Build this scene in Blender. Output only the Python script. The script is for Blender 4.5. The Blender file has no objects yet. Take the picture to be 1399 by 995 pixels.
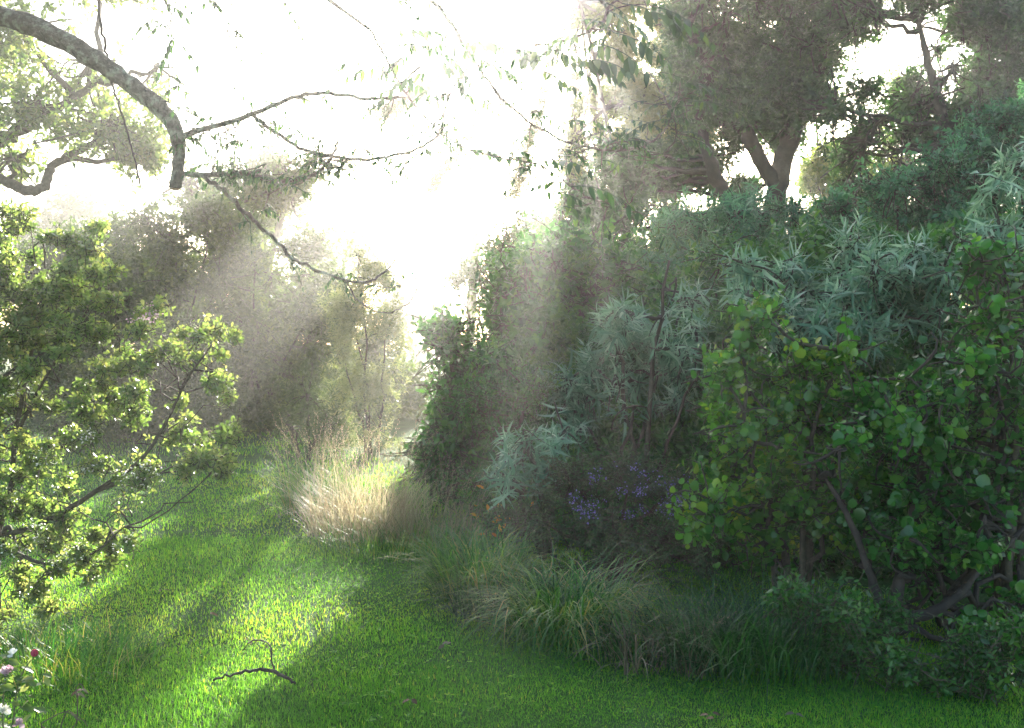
import bpy, math
import numpy as np
from mathutils import Vector

# ---------------------------------------------------------------- camera, sky, sun, exposure
SC = bpy.context.scene
COL = SC.collection
W0, H0, F = 1399.0, 995.0, 1373.0
CAM_H = 1.6
HORIZON = 450.0
PITCH = math.atan((H0 / 2 - HORIZON) / F)

cam_d = bpy.data.cameras.new('camera')
cam_d.sensor_width = 36.0
cam_d.lens = 36.0 * F / W0
cam_d.clip_end = 1000.0
cam = bpy.data.objects.new('camera', cam_d)
COL.objects.link(cam)
cam.location = (0, 0, CAM_H)
cam.rotation_euler = (math.pi / 2 - PITCH, 0, 0)
SC.camera = cam

_fw = np.array([0, math.cos(PITCH), -math.sin(PITCH)])
_up = np.array([0, math.sin(PITCH), math.cos(PITCH)])


def ray(px, py):
    return np.array([1.0, 0, 0]) * ((px - W0 / 2) / F) + _up * ((H0 / 2 - py) / F) + _fw


def P(px, py, d):
    """the point of the place that stands d metres ahead on the sight line through px, py of the photograph"""
    r = ray(px, py)
    return np.array([0, 0, CAM_H]) + r * (d / r[1])


def G(px, py, z=0.0):
    r = ray(px, py)
    return np.array([0, 0, CAM_H]) + r * ((z - CAM_H) / r[2])


SUN_DIR = ray(785, -20)
SUN_DIR = SUN_DIR / np.linalg.norm(SUN_DIR)
SUN_EL = math.asin(SUN_DIR[2])
SUN_AZ = math.atan2(SUN_DIR[0], SUN_DIR[1])

world = bpy.data.worlds.new('World')
SC.world = world
world.use_nodes = True
wn, wl = world.node_tree.nodes, world.node_tree.links
wn.clear()
sky = wn.new('ShaderNodeTexSky')
sky.sky_type = 'NISHITA'
sky.sun_disc = False
sky.sun_elevation = SUN_EL
sky.sun_rotation = SUN_AZ
sky.air_density = 1.0
sky.dust_density = 2.0
bg = wn.new('ShaderNodeBackground')
bg.inputs['Strength'].default_value = 0.095
wo = wn.new('ShaderNodeOutputWorld')
wl.new(sky.outputs[0], bg.inputs['Color'])
wl.new(bg.outputs[0], wo.inputs['Surface'])

sun_d = bpy.data.lights.new('sun', 'SUN')
sun_d.energy = 5.0
sun_d.angle = math.radians(0.5)
sun_d.color = (1.0, 0.945, 0.84)
sun = bpy.data.objects.new('sun', sun_d)
COL.objects.link(sun)
sun.rotation_euler = Vector(SUN_DIR).to_track_quat('Z', 'Y').to_euler()

vs = SC.view_settings
vs.view_transform = 'Standard'
vs.look = 'None'
vs.gamma = 1.0
vs.use_curve_mapping = False
vs.exposure = 2.58

HAZE_DENSITY = 0.0034
HAZE_ANISO = 0.80

cy = SC.cycles
cy.use_denoising = True
cy.denoiser = 'OPENIMAGEDENOISE'
cy.max_bounces = 6
cy.diffuse_bounces = 3
cy.glossy_bounces = 2
cy.transmission_bounces = 4
cy.volume_bounces = 1
cy.sample_clamp_indirect = 4.0
cy.use_adaptive_sampling = False

# ---------------------------------------------------------------- materials


def new_mat(name):
    m = bpy.data.materials.new(name)
    m.use_nodes = True
    m.node_tree.nodes.clear()
    return m, m.node_tree.nodes, m.node_tree.links


def ramp(nodes, stops):
    r = nodes.new('ShaderNodeValToRGB')
    el = r.color_ramp.elements
    while len(el) < len(stops):
        el.new(0.5)
    for e, (p, c) in zip(el, stops):
        e.position = p
        e.color = (*c, 1)
    return r


def leaf_mat(name, cols, trans=0.42, rough=0.42, warm=(1.5, 1.35, 0.5), spec=0.5, noise=2.2):
    """leaf colours picked per leaf by the 'tint' attribute, mottled by position; light passes through the blade"""
    m, n, l = new_mat(name)
    at = n.new('ShaderNodeAttribute')
    at.attribute_name = 'tint'
    k = len(cols)
    rp = ramp(n, [(i / max(1, k - 1), c) for i, c in enumerate(cols)])
    tc = n.new('ShaderNodeTexCoord')
    nz = n.new('ShaderNodeTexNoise')
    nz.inputs['Scale'].default_value = noise
    nz.inputs['Detail'].default_value = 3
    l.new(tc.outputs['Object'], nz.inputs['Vector'])
    mr = n.new('ShaderNodeMapRange')
    mr.inputs['From Min'].default_value = 0.3
    mr.inputs['From Max'].default_value = 0.7
    mr.inputs['To Min'].default_value = -0.22
    mr.inputs['To Max'].default_value = 0.22
    l.new(nz.outputs['Fac'], mr.inputs['Value'])
    ad = n.new('ShaderNodeMath')
    ad.operation = 'ADD'
    ad.use_clamp = True
    l.new(at.outputs['Fac'], ad.inputs[0])
    l.new(mr.outputs[0], ad.inputs[1])
    l.new(ad.outputs[0], rp.inputs[0])
    pb = n.new('ShaderNodeBsdfPrincipled')
    pb.inputs['Roughness'].default_value = rough
    pb.inputs['Specular IOR Level'].default_value = spec
    l.new(rp.outputs[0], pb.inputs['Base Color'])
    tr = n.new('ShaderNodeBsdfTranslucent')
    mul = n.new('ShaderNodeMix')
    mul.data_type = 'RGBA'
    mul.blend_type = 'MULTIPLY'
    mul.inputs[0].default_value = 1.0
    mul.clamp_result = False
    l.new(rp.outputs[0], mul.inputs[6])
    mul.inputs[7].default_value = (*[w * 1.9 for w in warm], 1)
    l.new(mul.outputs[2], tr.inputs['Color'])
    mx = n.new('ShaderNodeMixShader')
    mx.inputs[0].default_value = trans
    l.new(pb.outputs[0], mx.inputs[1])
    l.new(tr.outputs[0], mx.inputs[2])
    out = n.new('ShaderNodeOutputMaterial')
    l.new(mx.outputs[0], out.inputs['Surface'])
    return m


def bark_mat(name, c1, c2, c3, scale=18.0, bump=0.4):
    m, n, l = new_mat(name)
    tc = n.new('ShaderNodeTexCoord')
    nz = n.new('ShaderNodeTexNoise')
    nz.inputs['Scale'].default_value = scale
    nz.inputs['Detail'].default_value = 6
    nz.inputs['Roughness'].default_value = 0.65
    l.new(tc.outputs['Object'], nz.inputs['Vector'])
    rp = ramp(n, [(0.32, c1), (0.5, c2), (0.68, c3)])
    l.new(nz.outputs['Fac'], rp.inputs[0])
    pb = n.new('ShaderNodeBsdfPrincipled')
    pb.inputs['Roughness'].default_value = 0.85
    l.new(rp.outputs[0], pb.inputs['Base Color'])
    nz2 = n.new('ShaderNodeTexNoise')
    nz2.inputs['Scale'].default_value = scale * 3
    nz2.inputs['Detail'].default_value = 4
    l.new(tc.outputs['Object'], nz2.inputs['Vector'])
    bp = n.new('ShaderNodeBump')
    bp.inputs['Strength'].default_value = bump
    bp.inputs['Distance'].default_value = 0.02
    l.new(nz2.outputs['Fac'], bp.inputs['Height'])
    l.new(bp.outputs[0], pb.inputs['Normal'])
    out = n.new('ShaderNodeOutputMaterial')
    l.new(pb.outputs[0], out.inputs['Surface'])
    return m


M = {}
M['fresh'] = leaf_mat('fresh_leaf', [(.032, .08, .022), (.055, .12, .034), (.09, .165, .05), (.16, .21, .085)], .46, .28, warm=(1.7, 1.3, .75))
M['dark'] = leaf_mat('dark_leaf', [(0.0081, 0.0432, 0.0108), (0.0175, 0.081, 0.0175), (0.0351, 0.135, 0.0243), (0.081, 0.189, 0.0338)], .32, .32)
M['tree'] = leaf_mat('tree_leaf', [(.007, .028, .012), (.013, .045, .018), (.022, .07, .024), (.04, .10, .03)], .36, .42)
M['hazy'] = leaf_mat('bank_leaf', [(.013, .03, .010), (.021, .048, .014), (.035, .068, .018), (.07, .11, .028)], .38, .5)
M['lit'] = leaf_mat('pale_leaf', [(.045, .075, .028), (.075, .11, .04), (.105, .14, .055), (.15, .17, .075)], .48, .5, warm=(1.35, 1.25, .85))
M['silver'] = leaf_mat('silver_leaf', [(0.0375, 0.1125, 0.0688), (0.075, 0.1812, 0.1125), (0.1625, 0.2875, 0.2), (0.35, 0.4625, 0.3625)], .30, .38, warm=(1.2, 1.25, .8))
M['blue'] = leaf_mat('bluish_leaf', [(0.014, 0.07, 0.035), (0.0252, 0.112, 0.0532), (0.0476, 0.168, 0.077), (0.084, 0.224, 0.105)], .3, .45, warm=(1.3, 1.3, .7))
M['round'] = leaf_mat('round_leaf', [(0.0067, 0.047, 0.0112), (0.0146, 0.0952, 0.0179), (0.0336, 0.1568, 0.0246), (0.1008, 0.2352, 0.0336)], .38, .28)
M['yellow'] = leaf_mat('round_leaf_yellowing', [(0.0115, 0.0632, 0.0115), (0.0275, 0.1262, 0.0184), (0.0688, 0.1951, 0.0252), (0.2065, 0.2639, 0.0344)], .42, .3)
M['purpleshrub'] = leaf_mat('undergrowth_leaf', [(0.0144, 0.03, 0.0144), (0.0264, 0.054, 0.0216), (0.042, 0.084, 0.03), (0.066, 0.072, 0.036)], .3, .45)
M['pinnate'] = leaf_mat('pinnate_leaf', [(.010, .035, .016), (.017, .055, .024), (.028, .08, .032), (.06, .12, .035)], .26, .38)
M['orange'] = leaf_mat('orange_leaf', [(.45, .18, .02), (.55, .28, .03), (.6, .38, .05)], .5, .4, warm=(1.1, 1.0, .7))
M['flower_purple'] = leaf_mat('purple_petal', [(.16, .12, .34), (.25, .20, .48), (.36, .30, .58)], .35, .6, warm=(1, 1, 1))
M['flower_pink'] = leaf_mat('pink_petal', [(.35, .22, .28), (.5, .34, .4), (.6, .5, .52)], .4, .6, warm=(1, 1, 1))
M['petal_white'] = leaf_mat('white_petal', [(.7, .68, .6), (.8, .78, .72), (.85, .82, .78)], .4, .6, warm=(.8, .8, .8))
M['rose'] = leaf_mat('rose_petal', [(.30, .02, .06), (.45, .05, .12), (.5, .10, .16)], .35, .5, warm=(1, 1, 1))
M['grass'] = leaf_mat('grass_blade', [(0.0134, 0.112, 0.0157), (0.0224, 0.168, 0.0202), (0.0403, 0.2296, 0.0269), (0.0672, 0.28, 0.0336), (0.0952, 0.2576, 0.0504)], .56, .5, warm=(4.6, 1.6, .8), spec=.3, noise=1.1)
M['tussock'] = leaf_mat('tussock_blade', [(0.0115, 0.0633, 0.0092), (0.0207, 0.1092, 0.0138), (0.0345, 0.1495, 0.0184), (0.0575, 0.184, 0.023), (0.115, 0.1955, 0.0403), (0.253, 0.23, 0.1035)], .38, .45)
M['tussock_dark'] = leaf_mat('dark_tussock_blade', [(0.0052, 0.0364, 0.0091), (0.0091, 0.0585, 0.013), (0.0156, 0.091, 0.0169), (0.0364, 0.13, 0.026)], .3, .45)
M['straw'] = leaf_mat('straw_blade', [(.18, .14, .09), (.28, .23, .15), (.38, .34, .24), (.14, .17, .08)], .45, .5, warm=(.95, .92, .8))
M['greystraw'] = leaf_mat('grey_straw_blade', [(.05, .05, .03), (.10, .09, .06), (.20, .18, .12)], .3, .6, warm=(1.0, .95, .8))
M['brownleaf'] = leaf_mat('dry_leaf', [(.06, .03, .015), (.10, .055, .025), (.16, .09, .04)], .2, .6, warm=(1, .9, .6))
M['bark_limb'] = bark_mat('lichened_bark', (.028, .022, .017), (.075, .066, .052), (.26, .29, .22), 17, 1.0)
M['bark_dark'] = bark_mat('dark_bark', (.010, .008, .006), (.022, .017, .013), (.045, .036, .028), 9, .5)
M['bark_twig'] = bark_mat('twig_bark', (.022, .018, .011), (.045, .038, .024), (.08, .07, .048), 40, .2)
M['bark_red'] = bark_mat('reddish_twig_bark', (.03, .015, .012), (.055, .028, .02), (.09, .05, .04), 40, .2)
M['stem_green'] = bark_mat('green_stem', (.05, .08, .03), (.09, .11, .04), (.14, .10, .05), 40, .1)
M['endgrain'] = bark_mat('broken_wood', (.16, .09, .05), (.26, .16, .09), (.36, .25, .15), 60, .4)


def ground_mat():
    m, n, l = new_mat('lawn_soil')
    tc = n.new('ShaderNodeTexCoord')
    nz = n.new('ShaderNodeTexNoise')
    nz.inputs['Scale'].default_value = 1.6
    nz.inputs['Detail'].default_value = 8
    nz.inputs['Roughness'].default_value = .7
    l.new(tc.outputs['Object'], nz.inputs['Vector'])
    rp = ramp(n, [(.3, (.022, .05, .014)), (.5, (.03, .085, .018)), (.66, (.05, .11, .024)), (.78, (.08, .075, .035))])
    l.new(nz.outputs['Fac'], rp.inputs[0])
    nz2 = n.new('ShaderNodeTexNoise')
    nz2.inputs['Scale'].default_value = 60
    nz2.inputs['Detail'].default_value = 5
    l.new(tc.outputs['Object'], nz2.inputs['Vector'])
    bp = n.new('ShaderNodeBump')
    bp.inputs['Strength'].default_value = .8
    bp.inputs['Distance'].default_value = .03
    l.new(nz2.outputs['Fac'], bp.inputs['Height'])
    pb = n.new('ShaderNodeBsdfPrincipled')
    pb.inputs['Roughness'].default_value = .95
    pb.inputs['Specular IOR Level'].default_value = .15
    l.new(rp.outputs[0], pb.inputs['Base Color'])
    l.new(bp.outputs[0], pb.inputs['Normal'])
    out = n.new('ShaderNodeOutputMaterial')
    l.new(pb.outputs[0], out.inputs['Surface'])
    return m


M['soil'] = ground_mat()

# ---------------------------------------------------------------- mesh collecting


class MB:
    def __init__(s):
        s.v, s.idx, s.cnt, s.t, s.n = [], [], [], [], 0

    def add(s, verts, faces, tint):
        """verts (n,3); faces: list of (k,m) index arrays; tint (n,)"""
        verts = np.asarray(verts, dtype=np.float32)
        s.v.append(verts)
        s.t.append(np.broadcast_to(np.asarray(tint, dtype=np.float32), (len(verts),)))
        for f in faces:
            f = np.asarray(f)
            s.idx.append((f + s.n).ravel())
            s.cnt.append(np.full(len(f), f.shape[1], dtype=np.int32))
        s.n += len(verts)

    def build(s, name, mat, parent=None, smooth=True):
        me = bpy.data.meshes.new(name)
        if s.v:
            v = np.concatenate(s.v)
            idx = np.concatenate(s.idx).astype(np.int32)
            cnt = np.concatenate(s.cnt)
            if parent is not None:
                v = v - np.array(world_loc(parent), dtype=np.float32)
            me.vertices.add(len(v))
            me.vertices.foreach_set('co', v.astype(np.float32).ravel())
            me.loops.add(len(idx))
            me.loops.foreach_set('vertex_index', idx)
            me.polygons.add(len(cnt))
            st = np.zeros(len(cnt), dtype=np.int32)
            st[1:] = np.cumsum(cnt)[:-1]
            me.polygons.foreach_set('loop_start', st)
            me.update(calc_edges=True)
            me.polygons.foreach_set('use_smooth', np.full(len(cnt), smooth, dtype=bool))
            a = me.attributes.new('tint', 'FLOAT', 'POINT')
            a.data.foreach_set('value', np.concatenate(s.t).astype(np.float32))
            me.validate()
        me.materials.append(mat)
        o = bpy.data.objects.new(name, me)
        COL.objects.link(o)
        if parent is not None:
            o.parent = parent
        return o


def world_loc(o):
    p = np.zeros(3)
    while o is not None:
        p = p + np.array(o.location)
        o = o.parent
    return p


def thing(name, label, cat, loc, group=None):
    o = bpy.data.objects.new(name, None)
    COL.objects.link(o)
    o.location = [float(c) for c in loc]
    o.empty_display_size = .2
    o['label'] = label
    o['category'] = cat
    if group:
        o['group'] = group
    return o


def unit(a):
    return a / np.maximum(1e-9, np.linalg.norm(a, axis=-1, keepdims=True))


def basis(d):
    ref = np.where(np.abs(d[..., 2:3]) > .9, np.array([1.0, 0, 0]), np.array([0, 0, 1.0]))
    a = unit(np.cross(d, ref))
    return a, np.cross(d, a)


def leaf_template(rows, tip=True):
    """rows: (u, halfwidth) between base and tip -> verts (k,3) in (along, across, height), faces"""
    v = [(0, 0, 0)]
    f3, f4 = [], []
    prev = None
    for (u, h) in rows:
        i = len(v)
        v += [(u, -h, .28 * h), (u, 0, 0), (u, h, .28 * h)]
        if prev is None:
            f3 += [(0, i + 1, i), (0, i + 2, i + 1)]
        else:
            f4 += [(prev, prev + 1, i + 1, i), (prev + 1, prev + 2, i + 2, i + 1)]
        prev = i
    i = len(v)
    v.append((1, 0, 0))
    f3 += [(prev, prev + 1, i), (prev + 1, prev + 2, i)]
    return np.array(v, float), np.array(f3), (np.array(f4) if f4 else None)


T_OVAL = leaf_template([(.3, .40), (.68, .42)])
T_LANCE = leaf_template([(.2, .42), (.6, .36)])
T_ROUND = leaf_template([(.14, .34), (.5, .52), (.84, .36)])
T_LANCE2 = leaf_template([(.25, .46), (.6, .40)])
T_OBOV = leaf_template([(.4, .32), (.78, .46)])
T_RHOMB = (np.array([(0, 0, 0), (.45, -.5, .12), (.45, .5, .12), (1, 0, 0)], float), np.array([(0, 3, 1), (0, 2, 3)]), None)


def add_leaves(mb, pos, axis, nrm, length, width, tmpl, curl=.15, tint=None, rng=None):
    n = len(pos)
    if n == 0:
        return
    tv, f3, f4 = tmpl
    axis = unit(axis)
    side = unit(np.cross(axis, nrm))
    nr = np.cross(side, axis)
    k = len(tv)
    L = np.broadcast_to(length, (n,))[:, None, None]
    Wd = np.broadcast_to(width, (n,))[:, None, None]
    c = np.broadcast_to(curl, (n,))[:, None, None]
    u, vv, w = tv[None, :, 0:1], tv[None, :, 1:2], tv[None, :, 2:3]
    pts = pos[:, None, :] + axis[:, None, :] * (L * u) + side[:, None, :] * (Wd * vv) + nr[:, None, :] * (Wd * w - L * c * u * u)
    if tint is None:
        tint = rng.random(n)
    tint = np.repeat(tint, k)
    off = (np.arange(n) * k)[:, None, None]
    faces = [(f3[None] + off).reshape(-1, 3)]
    if f4 is not None:
        faces.append((f4[None] + off).reshape(-1, 4))
    mb.add(pts.reshape(-1, 3), faces, tint)


def add_tubes(mb, pts, rad, sides=5, tint=.5):
    """pts (n,k,3), rad (n,k): n tubes of k rings, closed at the end"""
    n, k, _ = pts.shape
    tg = np.empty_like(pts)
    tg[:, 1:-1] = pts[:, 2:] - pts[:, :-2]
    tg[:, 0] = pts[:, 1] - pts[:, 0]
    tg[:, -1] = pts[:, -1] - pts[:, -2]
    tg = unit(tg)
    a = np.empty_like(tg)
    a[:, 0] = unit(np.cross(tg[:, 0], np.where(np.abs(tg[:, 0, 2:3]) > .8, np.array([0.13, 1.0, 0]), np.array([0.1, .05, 1.0]))))
    for i in range(1, k):
        q = a[:, i - 1] - tg[:, i] * (a[:, i - 1] * tg[:, i]).sum(1, keepdims=True)
        a[:, i] = unit(q)
    b = np.cross(tg, a)
    ang = np.arange(sides) / sides * 2 * math.pi
    ring = a[:, :, None, :] * np.cos(ang)[None, None, :, None] + b[:, :, None, :] * np.sin(ang)[None, None, :, None]
    v = pts[:, :, None, :] + ring * rad[:, :, None, None]
    v = v.reshape(-1, 3)
    j = np.arange(sides)
    jn = (j + 1) % sides
    q = []
    for i in range(k - 1):
        q.append(np.stack([i * sides + j, i * sides + jn, (i + 1) * sides + jn, (i + 1) * sides + j], 1))
    q = np.concatenate(q)
    off = (np.arange(n) * k * sides)[:, None, None]
    cap = (np.arange(sides) + (k - 1) * sides)[None, :] + (np.arange(n) * k * sides)[:, None]
    mb.add(v, [(q[None] + off).reshape(-1, 4), cap], tint)


def bez(a, c, b, k, rng=None, jit=0.0):
    t = np.linspace(0, 1, k)[None, :, None]
    p = a[:, None] * (1 - t) ** 2 + 2 * c[:, None] * t * (1 - t) + b[:, None] * t * t
    if rng is not None and jit > 0:
        j = rng.normal(0, jit, p.shape)
        j[:, 0] = 0
        j[:, -1] = 0
        p = p + j
    return p


def smooth_line(pts, rad, per=6, rng=None, jit=0.0):
    """Catmull-Rom through hand-placed points"""
    pts = np.asarray(pts, float)
    rad = np.asarray(rad, float)
    p = np.vstack([2 * pts[0] - pts[1], pts, 2 * pts[-1] - pts[-2]])
    out, ro = [], []
    for i in range(len(pts) - 1):
        p0, p1, p2, p3 = p[i:i + 4]
        for s in range(per):
            t = s / per
            out.append(.5 * ((2 * p1) + (-p0 + p2) * t + (2 * p0 - 5 * p1 + 4 * p2 - p3) * t * t + (-p0 + 3 * p1 - 3 * p2 + p3) * t ** 3))
            ro.append(rad[i] * (1 - t) + rad[i + 1] * t)
    out.append(pts[-1])
    ro.append(rad[-1])
    out, ro = np.array(out), np.array(ro)
    if rng is not None and jit > 0:
        w = np.ones(len(out))
        w[0] = w[-1] = 0
        out = out + rng.normal(0, 1, out.shape) * (jit * w)[:, None]
        ro = ro * (1 + rng.normal(0, .06, len(ro)))
    return out, ro


class Lump:
    """cheap lumpy noise in space"""

    def __init__(s, rng, freq):
        s.k = rng.normal(0, freq, (7, 3))
        s.p = rng.random(7) * 6.28

    def __call__(s, x):
        return np.sin(x @ s.k.T + s.p).sum(1) / 2.6


# ---------------------------------------------------------------- plant makers

KIND = dict(
    rosette=dict(tm=T_OBOV, L=.036, W=.52, m=9, twig=.085, a0=80, a1=45, order='spiral', curl=.12, droop=.0, upn=.5),
    lance=dict(tm=T_LANCE, L=.15, W=.19, m=14, twig=.26, a0=80, a1=22, order='opp', curl=.38, droop=.12, upn=.7),
    round=dict(tm=T_ROUND, L=.058, W=.92, m=9, twig=.26, a0=75, a1=45, order='spiral', curl=.1, droop=.15, upn=.6),
    oval=dict(tm=T_OVAL, L=.06, W=.48, m=12, twig=.26, a0=70, a1=30, order='spiral', curl=.15, droop=.1, upn=.6),
    small=dict(tm=T_OVAL, L=.034, W=.5, m=14, twig=.2, a0=70, a1=30, order='spiral', curl=.15, droop=.1, upn=.5),
    far=dict(tm=T_RHOMB, L=.085, W=.5, m=12, twig=.4, a0=75, a1=30, order='spiral', curl=.1, droop=.15, upn=.5),
    willow=dict(tm=T_RHOMB, L=.11, W=.24, m=14, twig=.45, a0=60, a1=25, order='spiral', curl=.2, droop=.3, upn=.4),
)


def twig_leaves(mb, S, D, L, kd, rng, scale=1.0, tint_bias=0.0):
    n = len(S)
    m = kd['m']
    t = np.linspace(.12, 1, m)
    a, b = basis(D)
    kk = np.arange(m)
    if kd['order'] == 'opp':
        phi = (kk // 2) * (math.pi / 2) + (kk % 2) * math.pi
    else:
        phi = kk * 2.39996
    phi = phi[None] + rng.random((n, 1)) * 6.28 + rng.normal(0, .25, (n, m))
    R = a[:, None] * np.cos(phi)[..., None] + b[:, None] * np.sin(phi)[..., None]
    al = np.radians(kd['a0'] + (kd['a1'] - kd['a0']) * t)[None] + rng.normal(0, .18, (n, m))
    ax = D[:, None] * np.cos(al)[..., None] + R * np.sin(al)[..., None]
    ax = ax + np.array([0, 0, -kd['droop']]) + rng.normal(0, .12, (n, m, 3))
    nr = D[:, None] * np.sin(al)[..., None] - R * np.cos(al)[..., None]
    nr = nr + np.array([0, 0, kd['upn']]) + rng.normal(0, .25, (n, m, 3))
    pos = S[:, None] + D[:, None] * (L[:, None] * t[None])[..., None]
    pos = pos - np.array([0, 0, 1.0]) * (.12 * kd['droop'] * L[:, None] * t[None] ** 2)[..., None]
    prof = (1.0 - .45 * np.abs(t - .45) ** 1.5 / .4)[None]
    ln = kd['L'] * scale * prof * rng.uniform(.5, 1.3, (n, m))
    ti = np.clip(rng.random((n, 1)) * .55 + rng.random((n, m)) * .35 + t[None] * .12 + tint_bias, 0, 1)
    add_leaves(mb, pos.reshape(-1, 3), ax.reshape(-1, 3), nr.reshape(-1, 3), ln.ravel(), (ln * kd['W'] * rng.uniform(.75, 1.15, (n, m))).ravel(), kd['tm'],
               curl=(kd['curl'] * rng.uniform(-.4, 2.6, n * m)), tint=ti.ravel())
    return pos[:, -1]


DENS = 2.4


def lumps_in(poly, n, r0, r1, d0, d1, rz, seed, holes=()):
    """many overlapping small lumps spread over an outline, at random depths"""
    rng = np.random.default_rng(seed)
    poly = np.array(poly, float)
    lo, hi = poly.min(0), poly.max(0)
    out = []
    tries = 0
    while len(out) < n and tries < 20000:
        tries += 1
        x, y = rng.uniform(lo, hi)
        inside = False
        j = len(poly) - 1
        for i in range(len(poly)):
            if (poly[i, 1] > y) != (poly[j, 1] > y) and x < (poly[j, 0] - poly[i, 0]) * (y - poly[i, 1]) / (poly[j, 1] - poly[i, 1]) + poly[i, 0]:
                inside = not inside
            j = i
        if not inside:
            continue
        r = rng.uniform(r0, r1)
        if any((x - hx) ** 2 + (y - hy) ** 2 < (hr + r * .8) ** 2 for hx, hy, hr in holes):
            continue
        out.append((x, y, r * rng.uniform(.9, 1.3), r * rng.uniform(.7, 1.05), rng.uniform(d0, d1), rz * rng.uniform(.7, 1.2)))
    return out


def crown_points(lumps, dens, rng, thr=-.55, freq=5.0, shell=.45):
    """twig tips spread through the lumps' volumes, thinned in clumps; lumps: (px, py, rx, ry, d, rz)"""
    tips, cen, ids = [], [], []
    nz = Lump(rng, freq)
    nz2 = Lump(rng, 2.6)
    for i, (px, py, rx, ry, d, rz) in enumerate(lumps):
        c = P(px, py, d)
        s = d / F
        r3 = np.array([rx * s, rz, ry * s])
        area = (r3[0] * r3[2] + r3[0] * r3[1] + r3[1] * r3[2]) / 3 * 4 * math.pi
        n = max(6, int(area * dens * DENS))
        u = unit(rng.normal(0, 1, (n, 3)))
        rr = (shell + (1 - shell) * rng.random(n) ** .6) * (1 + .3 * nz2(u * 2.0 + i) + rng.normal(0, .13, n))
        p = c + u * rr[:, None] * r3
        keep = (nz(p) > thr) & (p[:, 2] > .05)
        tips.append(p[keep])
        cen.append(np.broadcast_to(c, (keep.sum(), 3)))
        ids.append(np.full(keep.sum(), i))
    return np.concatenate(tips), np.concatenate(cen), np.concatenate(ids)


def shrub(name, label, cat, base, lumps, kind, mat, dens, seed, group=None, scale=1.0, thr=-.55, freq=5.0, upb=.35,
          wood='bark_twig', stem_r=.025, limbs=40, twig_tube=True, parts=None, tint_bias=0.0, shell=.45, foliage='foliage', stem_name='stem', trunks=None):
    """one bush or tree: parts foliage and stem; base = (px, d) of its foot"""
    rng = np.random.default_rng(seed)
    kd = KIND[kind]
    foot = P(base[0], 450, base[1])
    foot[2] = 0
    root = thing(name, label, cat, foot, group)
    tips, cen, ids = crown_points(lumps, dens, rng, thr, freq, shell)
    out = unit(tips - cen)
    D = unit(out + np.array([0, 0, upb]) + rng.normal(0, .45, out.shape))
    L = kd['twig'] * scale * rng.uniform(.6, 1.3, len(tips))
    S = tips - D * L[:, None]
    fb = MB()
    twig_leaves(fb, S, D, L, kd, rng, scale, tint_bias)
    fb.build(foliage, M[mat], root)
    sb = MB()
    C = np.array([P(l[0], l[1], l[4]) for l in lumps])
    # main stems from the foot to every lump
    if trunks is None:
        hub = [0]
        while len(hub) < min(6, len(C)):
            hub.append(int(np.argmax(np.min([((C - C[h]) ** 2).sum(1) for h in hub], 0))))
        Hc = C[hub]
        n = len(Hc)
        st = foot + rng.normal(0, .06, (n, 3)) * np.array([1, 1, 0])
        st[:, 2] = -.03
        ct = st * .5 + Hc * .5
        ct[:, 2] += .12 * np.abs(Hc[:, 2])
        ct[:, :2] = st[:, :2] * .65 + Hc[:, :2] * .35
        pl = bez(st, ct, Hc, 9, rng, .02)
        add_tubes(sb, pl, np.linspace(stem_r, stem_r * .35, 9)[None] * rng.uniform(.7, 1.2, (n, 1)), 6)
        nodes = pl[:, 3:].reshape(-1, 3)
        rest = np.array([c for k2, c in enumerate(C) if k2 not in hub])
        if len(rest):
            sr = np.array([nodes[np.argmin(((nodes - c) ** 2).sum(1) + 1.5 * np.maximum(0, nodes[:, 2] - c[2]))] for c in rest])
            add_tubes(sb, bez(sr, (sr + rest) / 2 + [0, 0, -.04], rest, 6, rng, .015), np.broadcast_to(np.linspace(stem_r * .5, stem_r * .25, 6), (len(rest), 6)), 5)
        src = C
    else:
        src = []
        for (pp, rr) in trunks:
            w = np.array([q if isinstance(q, np.ndarray) else P(*q) for q in pp], float)
            line, rad = smooth_line(w, rr, 7, rng, .008 * rr[0] / .1)
            add_tubes(sb, line[None], rad[None], 10)
            src += list(line[len(line) // 3:])
        src = np.array(src)
        # limbs from the trunk to each lump
        C0 = C
        C = C[rng.permutation(len(C))[:60]]
        st = np.array([src[np.argmin(((src - c) ** 2).sum(1) + 2.5 * np.maximum(0, src[:, 2] - c[2] + .2))] for c in C])
        ct = (st + C) / 2 + np.array([0, 0, -.1])
        add_tubes(sb, bez(st, ct, C, 8, rng, .03), np.broadcast_to(np.linspace(stem_r * .7, stem_r * .25, 8), (len(C), 8)), 6)
        C = C0
    # branchlets
    pick = np.concatenate([rng.permutation(np.where(ids == i)[0])[:limbs] for i in range(len(lumps))])
    a = C[ids[pick]]
    b = S[pick]
    ct = (a + b) / 2 + rng.normal(0, .06, a.shape)
    add_tubes(sb, bez(a, ct, b, 5), np.broadcast_to(np.linspace(stem_r * .32, stem_r * .13, 5), (len(a), 5)), 4)
    if twig_tube:
        tp = np.stack([S, S + D * L[:, None] * .5, S + D * L[:, None] * .92], 1)
        add_tubes(sb, tp, np.broadcast_to(np.array([.0028, .002, .001]) * max(1, scale), (len(S), 3)), 3)
    sb.build(stem_name, M[wood], root)
    return root, S, D, L, tips, rng


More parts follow.
